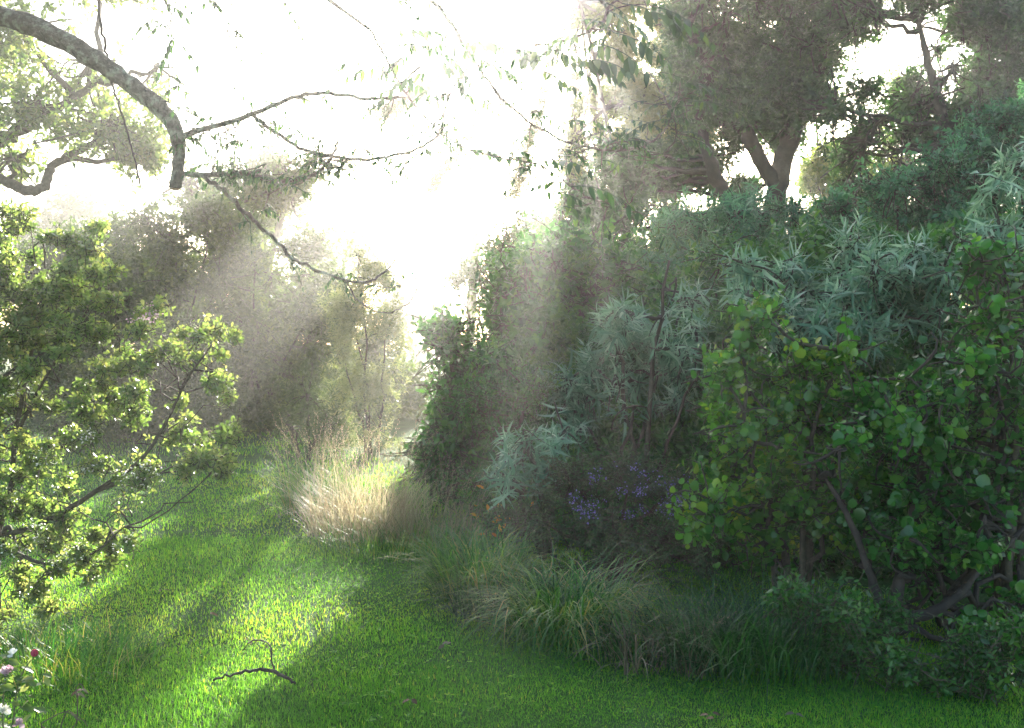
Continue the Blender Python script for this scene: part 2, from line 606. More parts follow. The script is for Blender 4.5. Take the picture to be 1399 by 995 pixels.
def pick_front(tips, D, n, rng, box=None):
    """tips that show towards the photographer"""
    idx = np.arange(len(tips))
    if box is not None:
        d = tips - np.array([0, 0, CAM_H])
        zc = d @ _fw
        px = d[:, 0] / zc * F + W0 / 2
        py = H0 / 2 - (d @ _up) / zc * F
        idx = idx[(px > box[0]) & (px < box[2]) & (py > box[1]) & (py < box[3])]
    sc = -tips[idx, 1] + rng.normal(0, .12, len(idx))
    return idx[np.argsort(-sc)[:n]]


def flower_heads(root, pts, name, mat, rng, size=.012, petals=14, spread=.03):
    """each flower head is a part of its own"""
    for p in pts:
        mb = MB()
        pos = p + rng.normal(0, spread, (petals, 3)) * np.array([1, 1, .7])
        ax = unit(rng.normal(0, 1, (petals, 3)) + np.array([0, -.4, .3]))
        add_leaves(mb, pos, ax, unit(rng.normal(0, 1, (petals, 3))), size * rng.uniform(.6, 1.3, petals), size * .8, T_OVAL, .2, rng=rng)
        mb.build(name, M[mat], root)


def accent_leaves(root, pts, name, mat, rng, size, W=.5):
    for p in pts:
        mb = MB()
        ax = unit(rng.normal(0, 1, (1, 3)) + np.array([0, 0, -.4]))
        add_leaves(mb, p[None], ax, unit(rng.normal(0, .6, (1, 3)) + np.array([0, -.5, .4])), size * rng.uniform(.7, 1.2, 1), size * W, T_OVAL, .15, rng=rng)
        mb.build(name, M[mat], root)


def blade_mesh(mb, base, az, lean, length, width, rng, bend=1.0, seg=5, tint=None):
    """arching grass blades: ribbons that leave upright and bend over"""
    n = len(base)
    t = np.linspace(0, 1, seg)
    th = lean[:, None] + (bend * np.ones(n))[:, None] * t[None] ** 1.4
    dx = np.sin(th)
    dz = np.cos(th)
    step = length[:, None] / (seg - 1)
    h = np.concatenate([np.zeros((n, 1)), np.cumsum((dx[:, :-1] + dx[:, 1:]) / 2 * step, 1)], 1)
    z = np.concatenate([np.zeros((n, 1)), np.cumsum((dz[:, :-1] + dz[:, 1:]) / 2 * step, 1)], 1)
    out = np.stack([np.cos(az), np.sin(az), np.zeros(n)], 1)
    sd = np.stack([-np.sin(az), np.cos(az), np.zeros(n)], 1)
    ctr = base[:, None] + out[:, None] * h[..., None] + np.array([0, 0, 1.0]) * z[..., None]
    wv = width[:, None] * (1 - t[None] ** 2 * .95) * .5
    l = ctr - sd[:, None] * wv[..., None]
    r = ctr + sd[:, None] * wv[..., None]
    v = np.stack([l, r], 2).reshape(-1, 3)
    q = np.array([[2 * i, 2 * i + 1, 2 * i + 3, 2 * i + 2] for i in range(seg - 1)])
    off = (np.arange(n) * seg * 2)[:, None, None]
    if tint is None:
        tint = rng.random(n)
    mb.add(v, [(q[None] + off).reshape(-1, 4)], np.repeat(tint, seg * 2))
    return ctr


def tussock(name, label, px, d, n, length, mat, seed, spread=.18, width=.005, bend=1.3, lean=.25, group=None, seeds=0, seed_mat='straw', sx=1.0, cat='grass clump'):
    rng = np.random.default_rng(seed)
    foot = P(px, 450, d)
    foot[2] = 0
    root = thing(name, label, cat, foot, group)
    r = spread * np.sqrt(rng.random(n))
    a = rng.random(n) * 6.28
    base = foot + np.stack([r * np.cos(a) * sx, r * np.sin(a), np.full(n, -.01)], 1)
    az = a + rng.normal(0, .9, n)
    ln = length * rng.uniform(.45, 1.15, n)
    mb = MB()
    blade_mesh(mb, base, az, np.abs(rng.normal(0, lean, n)), ln, width * rng.uniform(.6, 1.3, n), rng, bend=bend * rng.uniform(.6, 1.35, n), seg=7, tint=rng.random(n) ** (1.0 if 'straw' in mat else 1.7))
    mb.build('blades', M[mat], root)
    if seeds:
        sm = MB()
        r = spread * np.sqrt(rng.random(seeds))
        a = rng.random(seeds) * 6.28
        base = foot + np.stack([r * np.cos(a) * sx, r * np.sin(a), np.zeros(seeds)], 1)
        ctr = blade_mesh(sm, base, a + rng.normal(0, .7, seeds), np.abs(rng.normal(.05, .12, seeds)), length * rng.uniform(.9, 1.35, seeds), np.full(seeds, .0035), rng,
                         bend=rng.uniform(.2, .9, seeds), seg=7)
        tip = ctr[:, -1]
        dr = unit(ctr[:, -1] - ctr[:, -2])
        k = 16
        tt = np.linspace(-.16, .02, k)
        pos = tip[:, None] + dr[:, None] * tt[None, :, None] + rng.normal(0, .004, (seeds, k, 3))
        ax = dr[:, None] + rng.normal(0, .35, (seeds, k, 3))
        add_leaves(sm, pos.reshape(-1, 3), ax.reshape(-1, 3), rng.normal(0, 1, (seeds * k, 3)), np.full(seeds * k, .016), np.full(seeds * k, .005), T_RHOMB, .1, rng=rng)
        sm.build('seed_heads', M[seed_mat], root)
    return root


# ---------------------------------------------------------------- ground
def lawn_height(x, y):
    return .018 * np.sin(1.1 * x + .4 * y) + .014 * np.sin(.7 * y - .9 * x + 1.0) + .01 * np.sin(2.7 * x + 1.9 * y)


def build_ground():
    xs = np.concatenate([np.linspace(-44, -8, 19), np.linspace(-7.5, 7.5, 76), np.linspace(8, 44, 19)])
    ys = np.concatenate([np.linspace(-10, 2, 7), np.linspace(2.5, 20, 88), np.linspace(21, 74, 20)])
    X, Y = np.meshgrid(xs, ys)
    v = np.stack([X, Y, lawn_height(X, Y)], -1).reshape(-1, 3)
    nx, ny = len(xs), len(ys)
    i = np.arange(nx - 1)[None] + np.arange(ny - 1)[:, None] * nx
    q = np.stack([i, i + 1, i + 1 + nx, i + nx], -1).reshape(-1, 4)
    mb = MB()
    mb.add(v, [q], .5)
    o = mb.build('lawn', M['soil'])
    o['kind'] = 'structure'


build_ground()


def build_grass():
    rng = np.random.default_rng(5)
    mb = MB()
    for (y0, y1, n, ln, wd, seg) in ((3.4, 5.0, 150000, .024, .0034, 4), (5.0, 7.5, 130000, .028, .0045, 3), (7.5, 11, 70000, .036, .007, 3), (11, 19, 40000, .055, .011, 3)):
        y = rng.uniform(y0, y1, n)
        hw = .53 * y + .3
        x = np.where(True, rng.uniform(-1, 1, n) * hw, 0)
        keep = (x < .9 + .62 * (6.2 - y) + 1.3) & (x > -.53 * y - .3)
        bare = np.exp(-(((x - G(285, 838)[0]) / .28) ** 2 + ((y - G(285, 838)[1]) / .35) ** 2)) + .8 * np.exp(-(((x - G(430, 860)[0]) / .2) ** 2 + ((y - G(430, 860)[1]) / .4) ** 2))
        wear = Lump(np.random.default_rng(9), 1.7)(np.stack([x, y, 0 * x], 1))
        keep &= rng.random(n) > np.clip(bare * .8 + np.maximum(0, wear - .75) * .9, 0, .85)
        x, y = x[keep], y[keep]
        tall = Lump(rng, 2.2)(np.stack([x, y, 0 * x], 1))
        k = len(x)
        L = ln * (1 + .28 * tall) * rng.uniform(.55, 1.35, k)
        base = np.stack([x, y, lawn_height(x, y) - .004], 1)
        patch = Lump(rng, 1.3)(np.stack([x, y, 0 * x], 1))
        tint = np.clip(.42 + .13 * patch + rng.normal(0, .2, k), 0, .9)
        tint[rng.random(k) < .012 + .05 * (patch > .9)] = 1.0
        blade_mesh(mb, base, rng.random(k) * 6.28, np.abs(rng.normal(0, .38, k)), L, wd * rng.uniform(.6, 1.3, k), rng, bend=rng.uniform(.1, 1.3, k), seg=seg, tint=tint)
    # clover and small flat weeds among the blades
    n = 2600
    y = rng.uniform(3.5, 9, n)
    x = rng.uniform(-.55, .62, n) * y
    cl = Lump(np.random.default_rng(3), 2.6)(np.stack([x, y, 0 * x], 1)) > .15
    c = np.stack([x, y, lawn_height(x, y) + .016], 1)[cl]
    c = np.repeat(c, 3, 0)
    a = rng.random(len(c)) * 6.28
    add_leaves(mb, c, np.stack([np.cos(a), np.sin(a), rng.uniform(-.1, .4, len(c))], 1), np.array([0, 0, 1.0]) + rng.normal(0, .2, (len(c), 3)), rng.uniform(.012, .026, len(c)), rng.uniform(.010, .018, len(c)), T_OBOV, .15,
               tint=rng.uniform(.1, .8, len(c)))
    o = mb.build('lawn_grass', M['grass'])
    o['kind'] = 'stuff'
    o['label'] = 'short green mown grass of the lawn path'
    o['category'] = 'grass'


build_grass()

# ---------------------------------------------------------------- trees behind
LB = 'bushes along the back of the lawn'


def build_back():
    # upper-left tree behind the overhanging limb
    shrub('broadleaf_tree', 'leafy tree with arching grey limbs in the upper left, behind the thick mossy limb', 'tree', (-190, 9.5),
          [(30, 40, 90, 55, 9.5, .9), (120, 90, 80, 60, 9.8, .9), (45, 140, 80, 60, 9.2, .8), (150, 165, 75, 50, 9.6, .8),
           (215, 90, 45, 60, 10, .6), (20, 215, 60, 25, 9.5, .5), (200, 205, 50, 30, 10, .5), (-70, 60, 90, 90, 9.5, .9), (-60, 200, 70, 60, 9.5, .8), (120, -40, 120, 60, 10, .9)],
          'far', 'fresh', 30, 11, thr=-.25, freq=3.2, scale=1.0, wood='bark_twig', stem_r=.05, limbs=14,
          trunks=[([(-190, 675, 9.5), (-200, 480, 9.5), (-150, 300, 9.5), (-60, 215, 9.5), (0, 192, 9.5), (45, 168, 9.5), (90, 140, 9.6), (150, 100, 9.8)], [.22, .19, .14, .09, .065, .055, .04, .02]),
                  ([(-150, 300, 9.5), (-60, 235, 9.3), (0, 245, 9.3), (38, 262, 9.3), (62, 250, 9.4), (75, 225, 9.5), (120, 200, 9.6), (180, 160, 9.7)], [.12, .06, .05, .048, .045, .04, .03, .015])])
    B = lambda *a, **k: shrub(a[0], a[1], 'bush', *a[2:], group=LB, wood='bark_dark', limbs=18, twig_tube=False, **k)
    B('leafy_bush', 'tall hazy bush at the back left, just under the broken limb stub', (230, 15), lumps_in([(120, 330), (150, 285), (230, 275), (300, 270), (310, 420), (300, 590), (120, 590)], 46, 22, 42, 14.4, 16, .6, 1), 'far', 'hazy', 22, 21, scale=1.25, thr=-.25, freq=3.6)
    B('leafy_bush', 'rounded hazy bush at the back, behind the lowest drooping bare branch', (350, 15.5), lumps_in([(290, 300), (330, 290), (400, 305), (450, 330), (470, 420), (460, 590), (290, 590)], 46, 20, 40, 15, 16.4, .6, 2), 'far', 'hazy', 22, 22, scale=1.25, thr=-.25, freq=3.6)
    B('dense_bush', 'dark dense bush filling the back left behind the hazy bushes', (280, 18), lumps_in([(60, 370), (200, 345), (330, 350), (450, 390), (520, 440), (560, 590), (60, 590)], 50, 36, 60, 17, 19, .8, 12), 'far', 'hazy', 14, 20, scale=1.7, thr=-1.2, freq=3)
    B('leafy_bush', 'dark low bush closing the far end of the lawn path', (300, 14.8), [(270, 560, 70, 40, 14.6, .7), (340, 560, 60, 40, 14.8, .7), (210, 580, 70, 40, 14.6, .7)], 'far', 'hazy', 30, 23, scale=.9, thr=-1, freq=3)
    B('leafy_bush', 'pale bush behind the left shrub, half hidden by its leaves', (80, 13.5), [(60, 380, 90, 60, 13.5, 1), (110, 340, 70, 50, 14, .8), (40, 470, 100, 70, 13.5, 1), (100, 560, 90, 70, 13.5, 1)], 'far', 'hazy', 24, 24, thr=-.8, freq=3)
    B('leafy_bush', 'grassy bush with feathery tops between the small tree and the lawn end', (420, 12.2), [(420, 540, 50, 50, 12.2, .5), (450, 580, 45, 45, 12, .5), (400, 585, 35, 30, 12, .4)], 'willow', 'hazy', 22, 25, scale=.7, thr=-.8, freq=3)
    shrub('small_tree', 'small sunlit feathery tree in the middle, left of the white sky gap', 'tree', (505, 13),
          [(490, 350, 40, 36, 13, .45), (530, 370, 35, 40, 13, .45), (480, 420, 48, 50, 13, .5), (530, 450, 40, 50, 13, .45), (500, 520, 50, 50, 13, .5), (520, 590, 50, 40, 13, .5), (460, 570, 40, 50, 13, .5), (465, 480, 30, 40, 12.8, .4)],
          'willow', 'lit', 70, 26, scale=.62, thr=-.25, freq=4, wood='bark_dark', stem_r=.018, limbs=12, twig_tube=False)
    shrub('hazy_tree', 'washed-out tree crown in the mist above the back bushes, left of the white sky', 'tree', (330, 21),
          lumps_in([(230, 260), (300, 205), (390, 190), (440, 230), (430, 300), (240, 310)], 16, 22, 40, 19, 21, .9, 3), 'far', 'hazy', 9, 27, scale=1.5, thr=-.6, freq=2, wood='bark_dark', stem_r=.14, limbs=8, twig_tube=False)
    shrub('hazy_tree', 'pale misty tree right of the white sky gap, behind the bank of bushes', 'tree', (680, 17),
          [(645, 368, 40, 24, 16.5, .8), (690, 340, 50, 34, 17, .9), (740, 315, 50, 34, 17, .9), (700, 400, 70, 45, 17, .9), (620, 380, 25, 13, 16, .4)], 'far', 'hazy', 26, 28, scale=1.1, thr=-.6, freq=3, wood='bark_dark', stem_r=.03, limbs=10, twig_tube=False)
    shrub('added_shaft_tree', 'added thin tree in the white glare, its boughs shaped to cast the light shafts', 'tree', (640, 28),  # added tree: boughs fan from the sun to cast shafts and shade the air
          [(785 - 449 * t, -20 + 300 * t, 2 + 46 * t, 2 + 36 * t, 28, .4) for t in np.linspace(.1, .58, 18)] + [(785 - 335 * t, -20 + 470 * t, 1 + 30 * t, 1 + 32 * t, 28, .35) for t in np.linspace(.16, .58, 18)] + [(785 - 300 * t, -20 + 520 * t, 1 + 11 * t, 1 + 14 * t, 28, .3) for t in np.linspace(.18, .5, 14)]
          + [(785 - 70 * t + 75 * t * k, -20 + 500 * t, 2 + 42 * t, 2 + 34 * t, 26, .4) for t in np.linspace(.07, .56, 15) for k in (-1, 1)],
          'far', 'hazy', 40, 29, scale=.7, thr=-1.5, freq=2, wood='bark_dark', stem_r=.03, limbs=4, twig_tube=False,
          trunks=[([(640, 528, 28), (645, 400, 28), (660, 250, 28), (690, 120, 28), (720, 40, 28)], [.16, .14, .11, .08, .05]), ([(660, 250, 28), (640, 180, 28), (600, 120, 28), (560, 125, 28)], [.08, .06, .04, .02])])
    for i, (px, py, d, r, lab) in enumerate([
            (470, 350, 36, 70, 'faint misty tree far behind, over the small feathery tree'), (570, 425, 42, 60, 'faint far tree in the mist at the foot of the white gap'),
            (90, 330, 34, 120, 'faint far tree in the mist behind the pale bush at the left')]):
        shrub('misty_tree', lab, 'tree', (px, d), [(px - r * .4, py, r * .6, r * .5, d, 2), (px + r * .45, py + 12, r * .55, r * .5, d, 2), (px, py - r * .35, r * .5, r * .4, d, 2)], 'far', 'hazy', 2.6, 30 + i,
              scale=3, thr=-.7, freq=1, wood='bark_dark', stem_r=.2, limbs=5, twig_tube=False, group='trees fading in the mist')


build_back()


def build_right_trees():
    # the big forked tree
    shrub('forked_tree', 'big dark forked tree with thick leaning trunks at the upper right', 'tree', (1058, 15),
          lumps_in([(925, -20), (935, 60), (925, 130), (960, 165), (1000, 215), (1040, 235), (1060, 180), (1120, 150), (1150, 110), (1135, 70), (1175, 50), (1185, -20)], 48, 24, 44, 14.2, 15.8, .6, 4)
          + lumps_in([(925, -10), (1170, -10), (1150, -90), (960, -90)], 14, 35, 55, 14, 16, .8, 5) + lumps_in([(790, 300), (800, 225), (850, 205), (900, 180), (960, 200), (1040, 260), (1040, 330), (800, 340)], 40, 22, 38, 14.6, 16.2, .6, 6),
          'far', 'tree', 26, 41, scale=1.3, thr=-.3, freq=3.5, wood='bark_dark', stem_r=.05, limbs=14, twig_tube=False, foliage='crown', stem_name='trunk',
          trunks=[([(1050, 596, 15), (1056, 400, 15), (1062, 262, 15), (1076, 200, 15), (1098, 135, 15), (1112, 95, 15), (1128, 55, 15), (1150, 5, 15)], [.19, .17, .15, .15, .16, .12, .09, .06]),
                  ([(1066, 262, 15), (1045, 230, 14.9), (1022, 185, 14.8), (992, 150, 14.7), (962, 100, 14.6), (940, 30, 14.5)], [.12, .115, .11, .10, .08, .06]),
                  ([(1112, 100, 15), (1122, 60, 15.1), (1117, 25, 15.2), (1118, -30, 15.3)], [.14, .1, .08, .05]),
                  ([(1052, 400, 15), (1000, 290, 14.8), (968, 215, 14.7), (955, 150, 14.6)], [.12, .11, .09, .06])])
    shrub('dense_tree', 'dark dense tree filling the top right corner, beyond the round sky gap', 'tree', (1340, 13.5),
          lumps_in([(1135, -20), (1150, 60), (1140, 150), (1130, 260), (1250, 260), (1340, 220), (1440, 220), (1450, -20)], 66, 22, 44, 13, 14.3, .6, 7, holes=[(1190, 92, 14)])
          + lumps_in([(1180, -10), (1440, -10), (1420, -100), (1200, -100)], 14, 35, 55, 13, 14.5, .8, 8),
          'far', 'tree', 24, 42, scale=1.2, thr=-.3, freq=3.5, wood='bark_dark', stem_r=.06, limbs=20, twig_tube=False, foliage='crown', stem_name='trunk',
          trunks=[([(1340, 613, 13.5), (1344, 350, 13.5), (1340, 200, 13.5), (1342, 100, 13.5), (1335, 20, 13.5), (1330, -40, 13.5)], [.2, .17, .14, .12, .09, .05]),
                  ([(1344, 300, 13.5), (1300, 200, 13.4), (1275, 110, 13.4), (1255, 30, 13.3)], [.1, .08, .06, .03])])
    shrub('slender_tree', 'slender light-leaved tree with thin upright stems, in the bright gap right of the forked trunk', 'tree', (1150, 16.5),
          [(1170, 180, 60, 30, 16.5, .7), (1140, 240, 60, 40, 16.5, .7), (1210, 215, 50, 35, 16.5, .7), (1130, 150, 25, 30, 16.5, .4), (1225, 120, 25, 30, 17, .4), (1180, 290, 80, 40, 16.5, .8)] + lumps_in([(1085, 170), (1130, 130), (1240, 150), (1250, 300), (1080, 300)], 22, 14, 30, 16, 17.5, .5, 71),
          'far', 'fresh', 40, 43, scale=.9, thr=-.2, freq=3, wood='bark_dark', stem_r=.05, limbs=12, twig_tube=False, foliage='crown', stem_name='trunk')
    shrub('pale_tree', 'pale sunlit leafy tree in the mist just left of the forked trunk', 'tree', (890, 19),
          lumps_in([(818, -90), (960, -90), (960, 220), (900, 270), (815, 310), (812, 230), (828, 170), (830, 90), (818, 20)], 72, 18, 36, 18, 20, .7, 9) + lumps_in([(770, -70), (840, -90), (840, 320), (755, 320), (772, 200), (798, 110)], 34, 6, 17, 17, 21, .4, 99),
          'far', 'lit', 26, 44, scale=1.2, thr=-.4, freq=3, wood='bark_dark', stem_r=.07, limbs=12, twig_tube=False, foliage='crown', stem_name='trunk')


build_right_trees()

# ---------------------------------------------------------------- the right-hand bank
RB = 'shrubs of the right-hand bank'


def build_bank():
    def S(name, label, base, lumps, kind, mat, dens, seed, **k):
        k.setdefault('limbs', 25)
        return shrub(name, label, 'shrub', base, lumps, kind, mat, dens, seed, group=RB, **k)
    # deep, dense bushes that close the bank from behind
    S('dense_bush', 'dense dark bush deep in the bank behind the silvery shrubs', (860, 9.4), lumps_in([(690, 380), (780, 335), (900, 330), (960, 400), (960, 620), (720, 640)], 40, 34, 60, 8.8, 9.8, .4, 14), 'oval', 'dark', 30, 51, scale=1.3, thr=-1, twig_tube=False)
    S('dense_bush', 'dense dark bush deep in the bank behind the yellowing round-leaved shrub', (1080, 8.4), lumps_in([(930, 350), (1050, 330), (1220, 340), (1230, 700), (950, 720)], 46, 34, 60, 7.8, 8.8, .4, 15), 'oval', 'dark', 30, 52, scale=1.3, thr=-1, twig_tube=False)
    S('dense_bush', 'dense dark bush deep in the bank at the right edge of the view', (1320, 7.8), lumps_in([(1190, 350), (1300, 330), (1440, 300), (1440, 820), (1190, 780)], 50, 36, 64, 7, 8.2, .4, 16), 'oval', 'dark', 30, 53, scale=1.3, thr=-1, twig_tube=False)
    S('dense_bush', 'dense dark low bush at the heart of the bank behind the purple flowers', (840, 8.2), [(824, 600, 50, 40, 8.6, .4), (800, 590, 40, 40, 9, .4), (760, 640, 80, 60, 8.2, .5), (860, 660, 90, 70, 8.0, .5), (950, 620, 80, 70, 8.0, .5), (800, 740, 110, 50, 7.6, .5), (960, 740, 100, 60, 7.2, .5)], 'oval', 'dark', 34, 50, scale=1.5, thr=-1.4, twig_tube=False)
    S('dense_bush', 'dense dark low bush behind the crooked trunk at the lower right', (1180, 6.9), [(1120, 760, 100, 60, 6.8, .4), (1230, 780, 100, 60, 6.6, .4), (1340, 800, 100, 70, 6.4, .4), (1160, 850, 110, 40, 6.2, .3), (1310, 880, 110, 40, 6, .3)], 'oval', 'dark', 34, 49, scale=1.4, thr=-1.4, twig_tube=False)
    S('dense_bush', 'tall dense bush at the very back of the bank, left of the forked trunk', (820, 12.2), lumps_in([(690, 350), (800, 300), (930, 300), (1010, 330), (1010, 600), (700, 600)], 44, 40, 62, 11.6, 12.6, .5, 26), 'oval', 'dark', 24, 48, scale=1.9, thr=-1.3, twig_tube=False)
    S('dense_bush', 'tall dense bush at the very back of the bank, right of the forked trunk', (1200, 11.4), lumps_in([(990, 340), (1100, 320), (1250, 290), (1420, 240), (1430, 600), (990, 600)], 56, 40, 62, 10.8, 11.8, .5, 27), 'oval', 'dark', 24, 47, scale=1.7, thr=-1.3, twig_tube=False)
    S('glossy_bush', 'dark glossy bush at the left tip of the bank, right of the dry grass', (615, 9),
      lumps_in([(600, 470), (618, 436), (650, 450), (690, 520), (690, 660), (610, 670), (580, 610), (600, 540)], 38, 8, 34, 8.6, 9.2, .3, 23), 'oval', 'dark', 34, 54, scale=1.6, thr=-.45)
    r = bpy.context.scene.objects
    S('broad_bush', 'broad leafy bush whose crest meets the bright sky gap in the middle of the view', (730, 10),
      lumps_in([(665, 420), (690, 365), (745, 330), (830, 315), (860, 350), (800, 450), (780, 590), (660, 600)], 50, 12, 42, 9.2, 10.2, .4, 19),
      'oval', 'dark', 26, 55, scale=1.75, thr=-.35, freq=4)
    S('silvery_bush', 'silvery shrub with drooping star-like leaves in the middle of the bank', (860, 7.9),
      lumps_in([(800, 390), (870, 330), (950, 370), (985, 450), (960, 520), (880, 580), (760, 590), (770, 520), (810, 460)], 34, 18, 40, 7.4, 8.3, .25, 24),
      'lance', 'silver', 12, 56, thr=-.3, freq=4, upb=.6, shell=.6)
    S('silvery_bush', 'large silvery shrub along the bank crest, just above the yellowing round-leaved shrub', (1120, 7.5),
      lumps_in([(985, 350), (1050, 325), (1150, 335), (1280, 340), (1310, 430), (1240, 480), (1120, 460), (1000, 430)], 50, 16, 36, 6.6, 7.6, .25, 25),
      'lance', 'silver', 16, 57, thr=-.35, freq=4, upb=.6, shell=.6)
    S('silvery_bush', 'low silvery shrub spreading left over the purple flowers', (740, 7),
      [(720, 605, 50, 26, 7, .35), (770, 590, 40, 26, 7, .35), (690, 650, 45, 30, 6.9, .35), (750, 640, 50, 30, 6.9, .35)], 'lance', 'silver', 15, 58, scale=.8, thr=-.3, freq=4, upb=.5, shell=.55)
    S('bluish_bush', 'blue-green mound of fine leaves at the foot of the forked trunk', (1000, 10.2),
      lumps_in([(880, 350), (930, 300), (990, 275), (1060, 268), (1120, 285), (1120, 370), (900, 400)], 26, 24, 42, 9.6, 10.6, .4, 18), 'lance', 'blue', 20, 59, scale=.75, thr=-.9, freq=4)
    S('leafy_shrub', 'mid-green leafy shrub below the dense corner tree, behind the silvery crest', (1250, 9.4),
      lumps_in([(1090, 290), (1160, 260), (1240, 240), (1300, 190), (1350, 140), (1430, 120), (1430, 340), (1100, 350)], 36, 26, 46, 9, 10, .4, 17),
      'oval', 'blue', 40, 60, scale=1.2, thr=-.8)
    S('silver_shrub', 'pale silver-leaved shrub at the right edge, high up', (1420, 6.4),
      [(1385, 235, 32, 34, 6.4, .3), (1355, 265, 32, 28, 6.4, .3), (1410, 300, 45, 45, 6.4, .35), (1350, 320, 35, 25, 6.4, .3)], 'lance', 'silver', 20, 61, scale=.8, thr=-.5, upb=.1)
    S('climbing_vine', 'bright-leaved climber cascading down the right edge below the silver shrub', (1390, 5.5),
      lumps_in([(1325, 350), (1360, 330), (1420, 350), (1430, 540), (1310, 530), (1330, 440)], 22, 16, 34, 5.2, 5.8, .16, 22), 'round', 'round', 40, 62, scale=.95, thr=-.7)
    S('round_leaved_shrub', 'round-leaved shrub turning yellow on top, in the middle right of the bank', (1090, 5.9),
      lumps_in([(970, 490), (985, 450), (1040, 420), (1110, 425), (1140, 470), (1190, 530), (1190, 660), (1140, 770), (1020, 770), (950, 690), (985, 590)], 50, 18, 42, 5.4, 6.3, .18, 20),
      'round', 'yellow', 50, 63, thr=-.6, freq=8, shell=.2, limbs=8)
    S('round_leaved_shrub', 'deep green round-leaved shrub with a short crooked trunk, at the lower right', (1195, 5.15),
      lumps_in([(1170, 560), (1230, 490), (1320, 460), (1430, 480), (1430, 880), (1340, 900), (1240, 800), (1120, 760), (1130, 640)], 56, 20, 46, 4.95, 5.9, .18, 21),
      'round', 'round', 50, 64, thr=-.6, freq=8, shell=.2, limbs=8, stem_r=.03, wood='bark_dark',
      trunks=[([(1190, 881, 5.1), (1198, 890, 5.1), (1208, 862, 5.12), (1225, 815, 5.15), (1240, 750, 5.2), (1250, 690, 5.3), (1270, 600, 5.4)], [.05, .05, .046, .034, .026, .02, .012]),
              ([(1208, 866, 5.12), (1240, 846, 5.1), (1275, 836, 5.1), (1320, 800, 5.15), (1350, 720, 5.2), (1370, 640, 5.3)], [.04, .034, .028, .022, .016, .01]),
              ([(1212, 850, 5.12), (1190, 790, 5.2), (1160, 710, 5.35), (1120, 640, 5.5)], [.03, .022, .016, .01])])
    root, s, D, L, tips, rng = S('tangled_shrub', 'tangled dark undergrowth shrub with sprigs of small purple flowers', (850, 6.7),
      [(780, 655, 60, 38, 6.7, .35), (860, 645, 60, 42, 6.7, .35), (930, 670, 50, 45, 6.6, .35), (810, 715, 70, 40, 6.5, .35), (900, 735, 75, 40, 6.4, .35), (720, 710, 60, 40, 6.7, .35), (970, 750, 60, 35, 6.2, .3), (850, 780, 90, 35, 6.1, .3)],
      'small', 'purpleshrub', 70, 65, thr=-.9, wood='bark_red', stem_r=.016, limbs=40)
    pk = pick_front(tips, D, 46, rng, (770, 625, 960, 705))
    flower_heads(root, tips[pk] + np.array([0, -.05, 0]), 'flower_head', 'flower_purple', rng, .014, 13, .028)
    root, s, D, L, tips, rng = S('orange_flecked_shrub', 'small-leaved shrub with rusty and orange leaves, between the broad bush and the silvery shrub', (690, 8),
      [(660, 540, 45, 42, 8.2, .35), (720, 530, 45, 40, 8.2, .35), (690, 590, 50, 38, 8, .35), (650, 660, 45, 40, 7.8, .35), (690, 700, 45, 35, 7.6, .3)], 'small', 'dark', 70, 66, scale=1.3, thr=-.7, wood='bark_red')
    pk = pick_front(tips, D, 26, rng)
    accent_leaves(root, tips[pk] + np.array([0, -.03, 0]), 'orange_leaf', 'orange', rng, .06)
    S('low_bush', 'very dark low bush under the round-leaved shrubs, touching the lawn edge', (1130, 4.75),
      lumps_in([(1080, 800), (1200, 790), (1240, 860), (1240, 950), (1110, 945), (1060, 880)], 30, 18, 36, 4.4, 5.1, .15, 33), 'oval', 'dark', 75, 67, scale=.7, thr=-.8, limbs=3, stem_r=.008)
    S('low_bush', 'dark low bush in the bottom right corner below the crooked trunk', (1330, 4.35),
      lumps_in([(1220, 900), (1290, 860), (1430, 850), (1430, 985), (1300, 970), (1200, 955)], 36, 18, 36, 4.15, 4.6, .12, 34), 'oval', 'dark', 75, 68, scale=.7, thr=-.8, limbs=3, stem_r=.008)


build_bank()


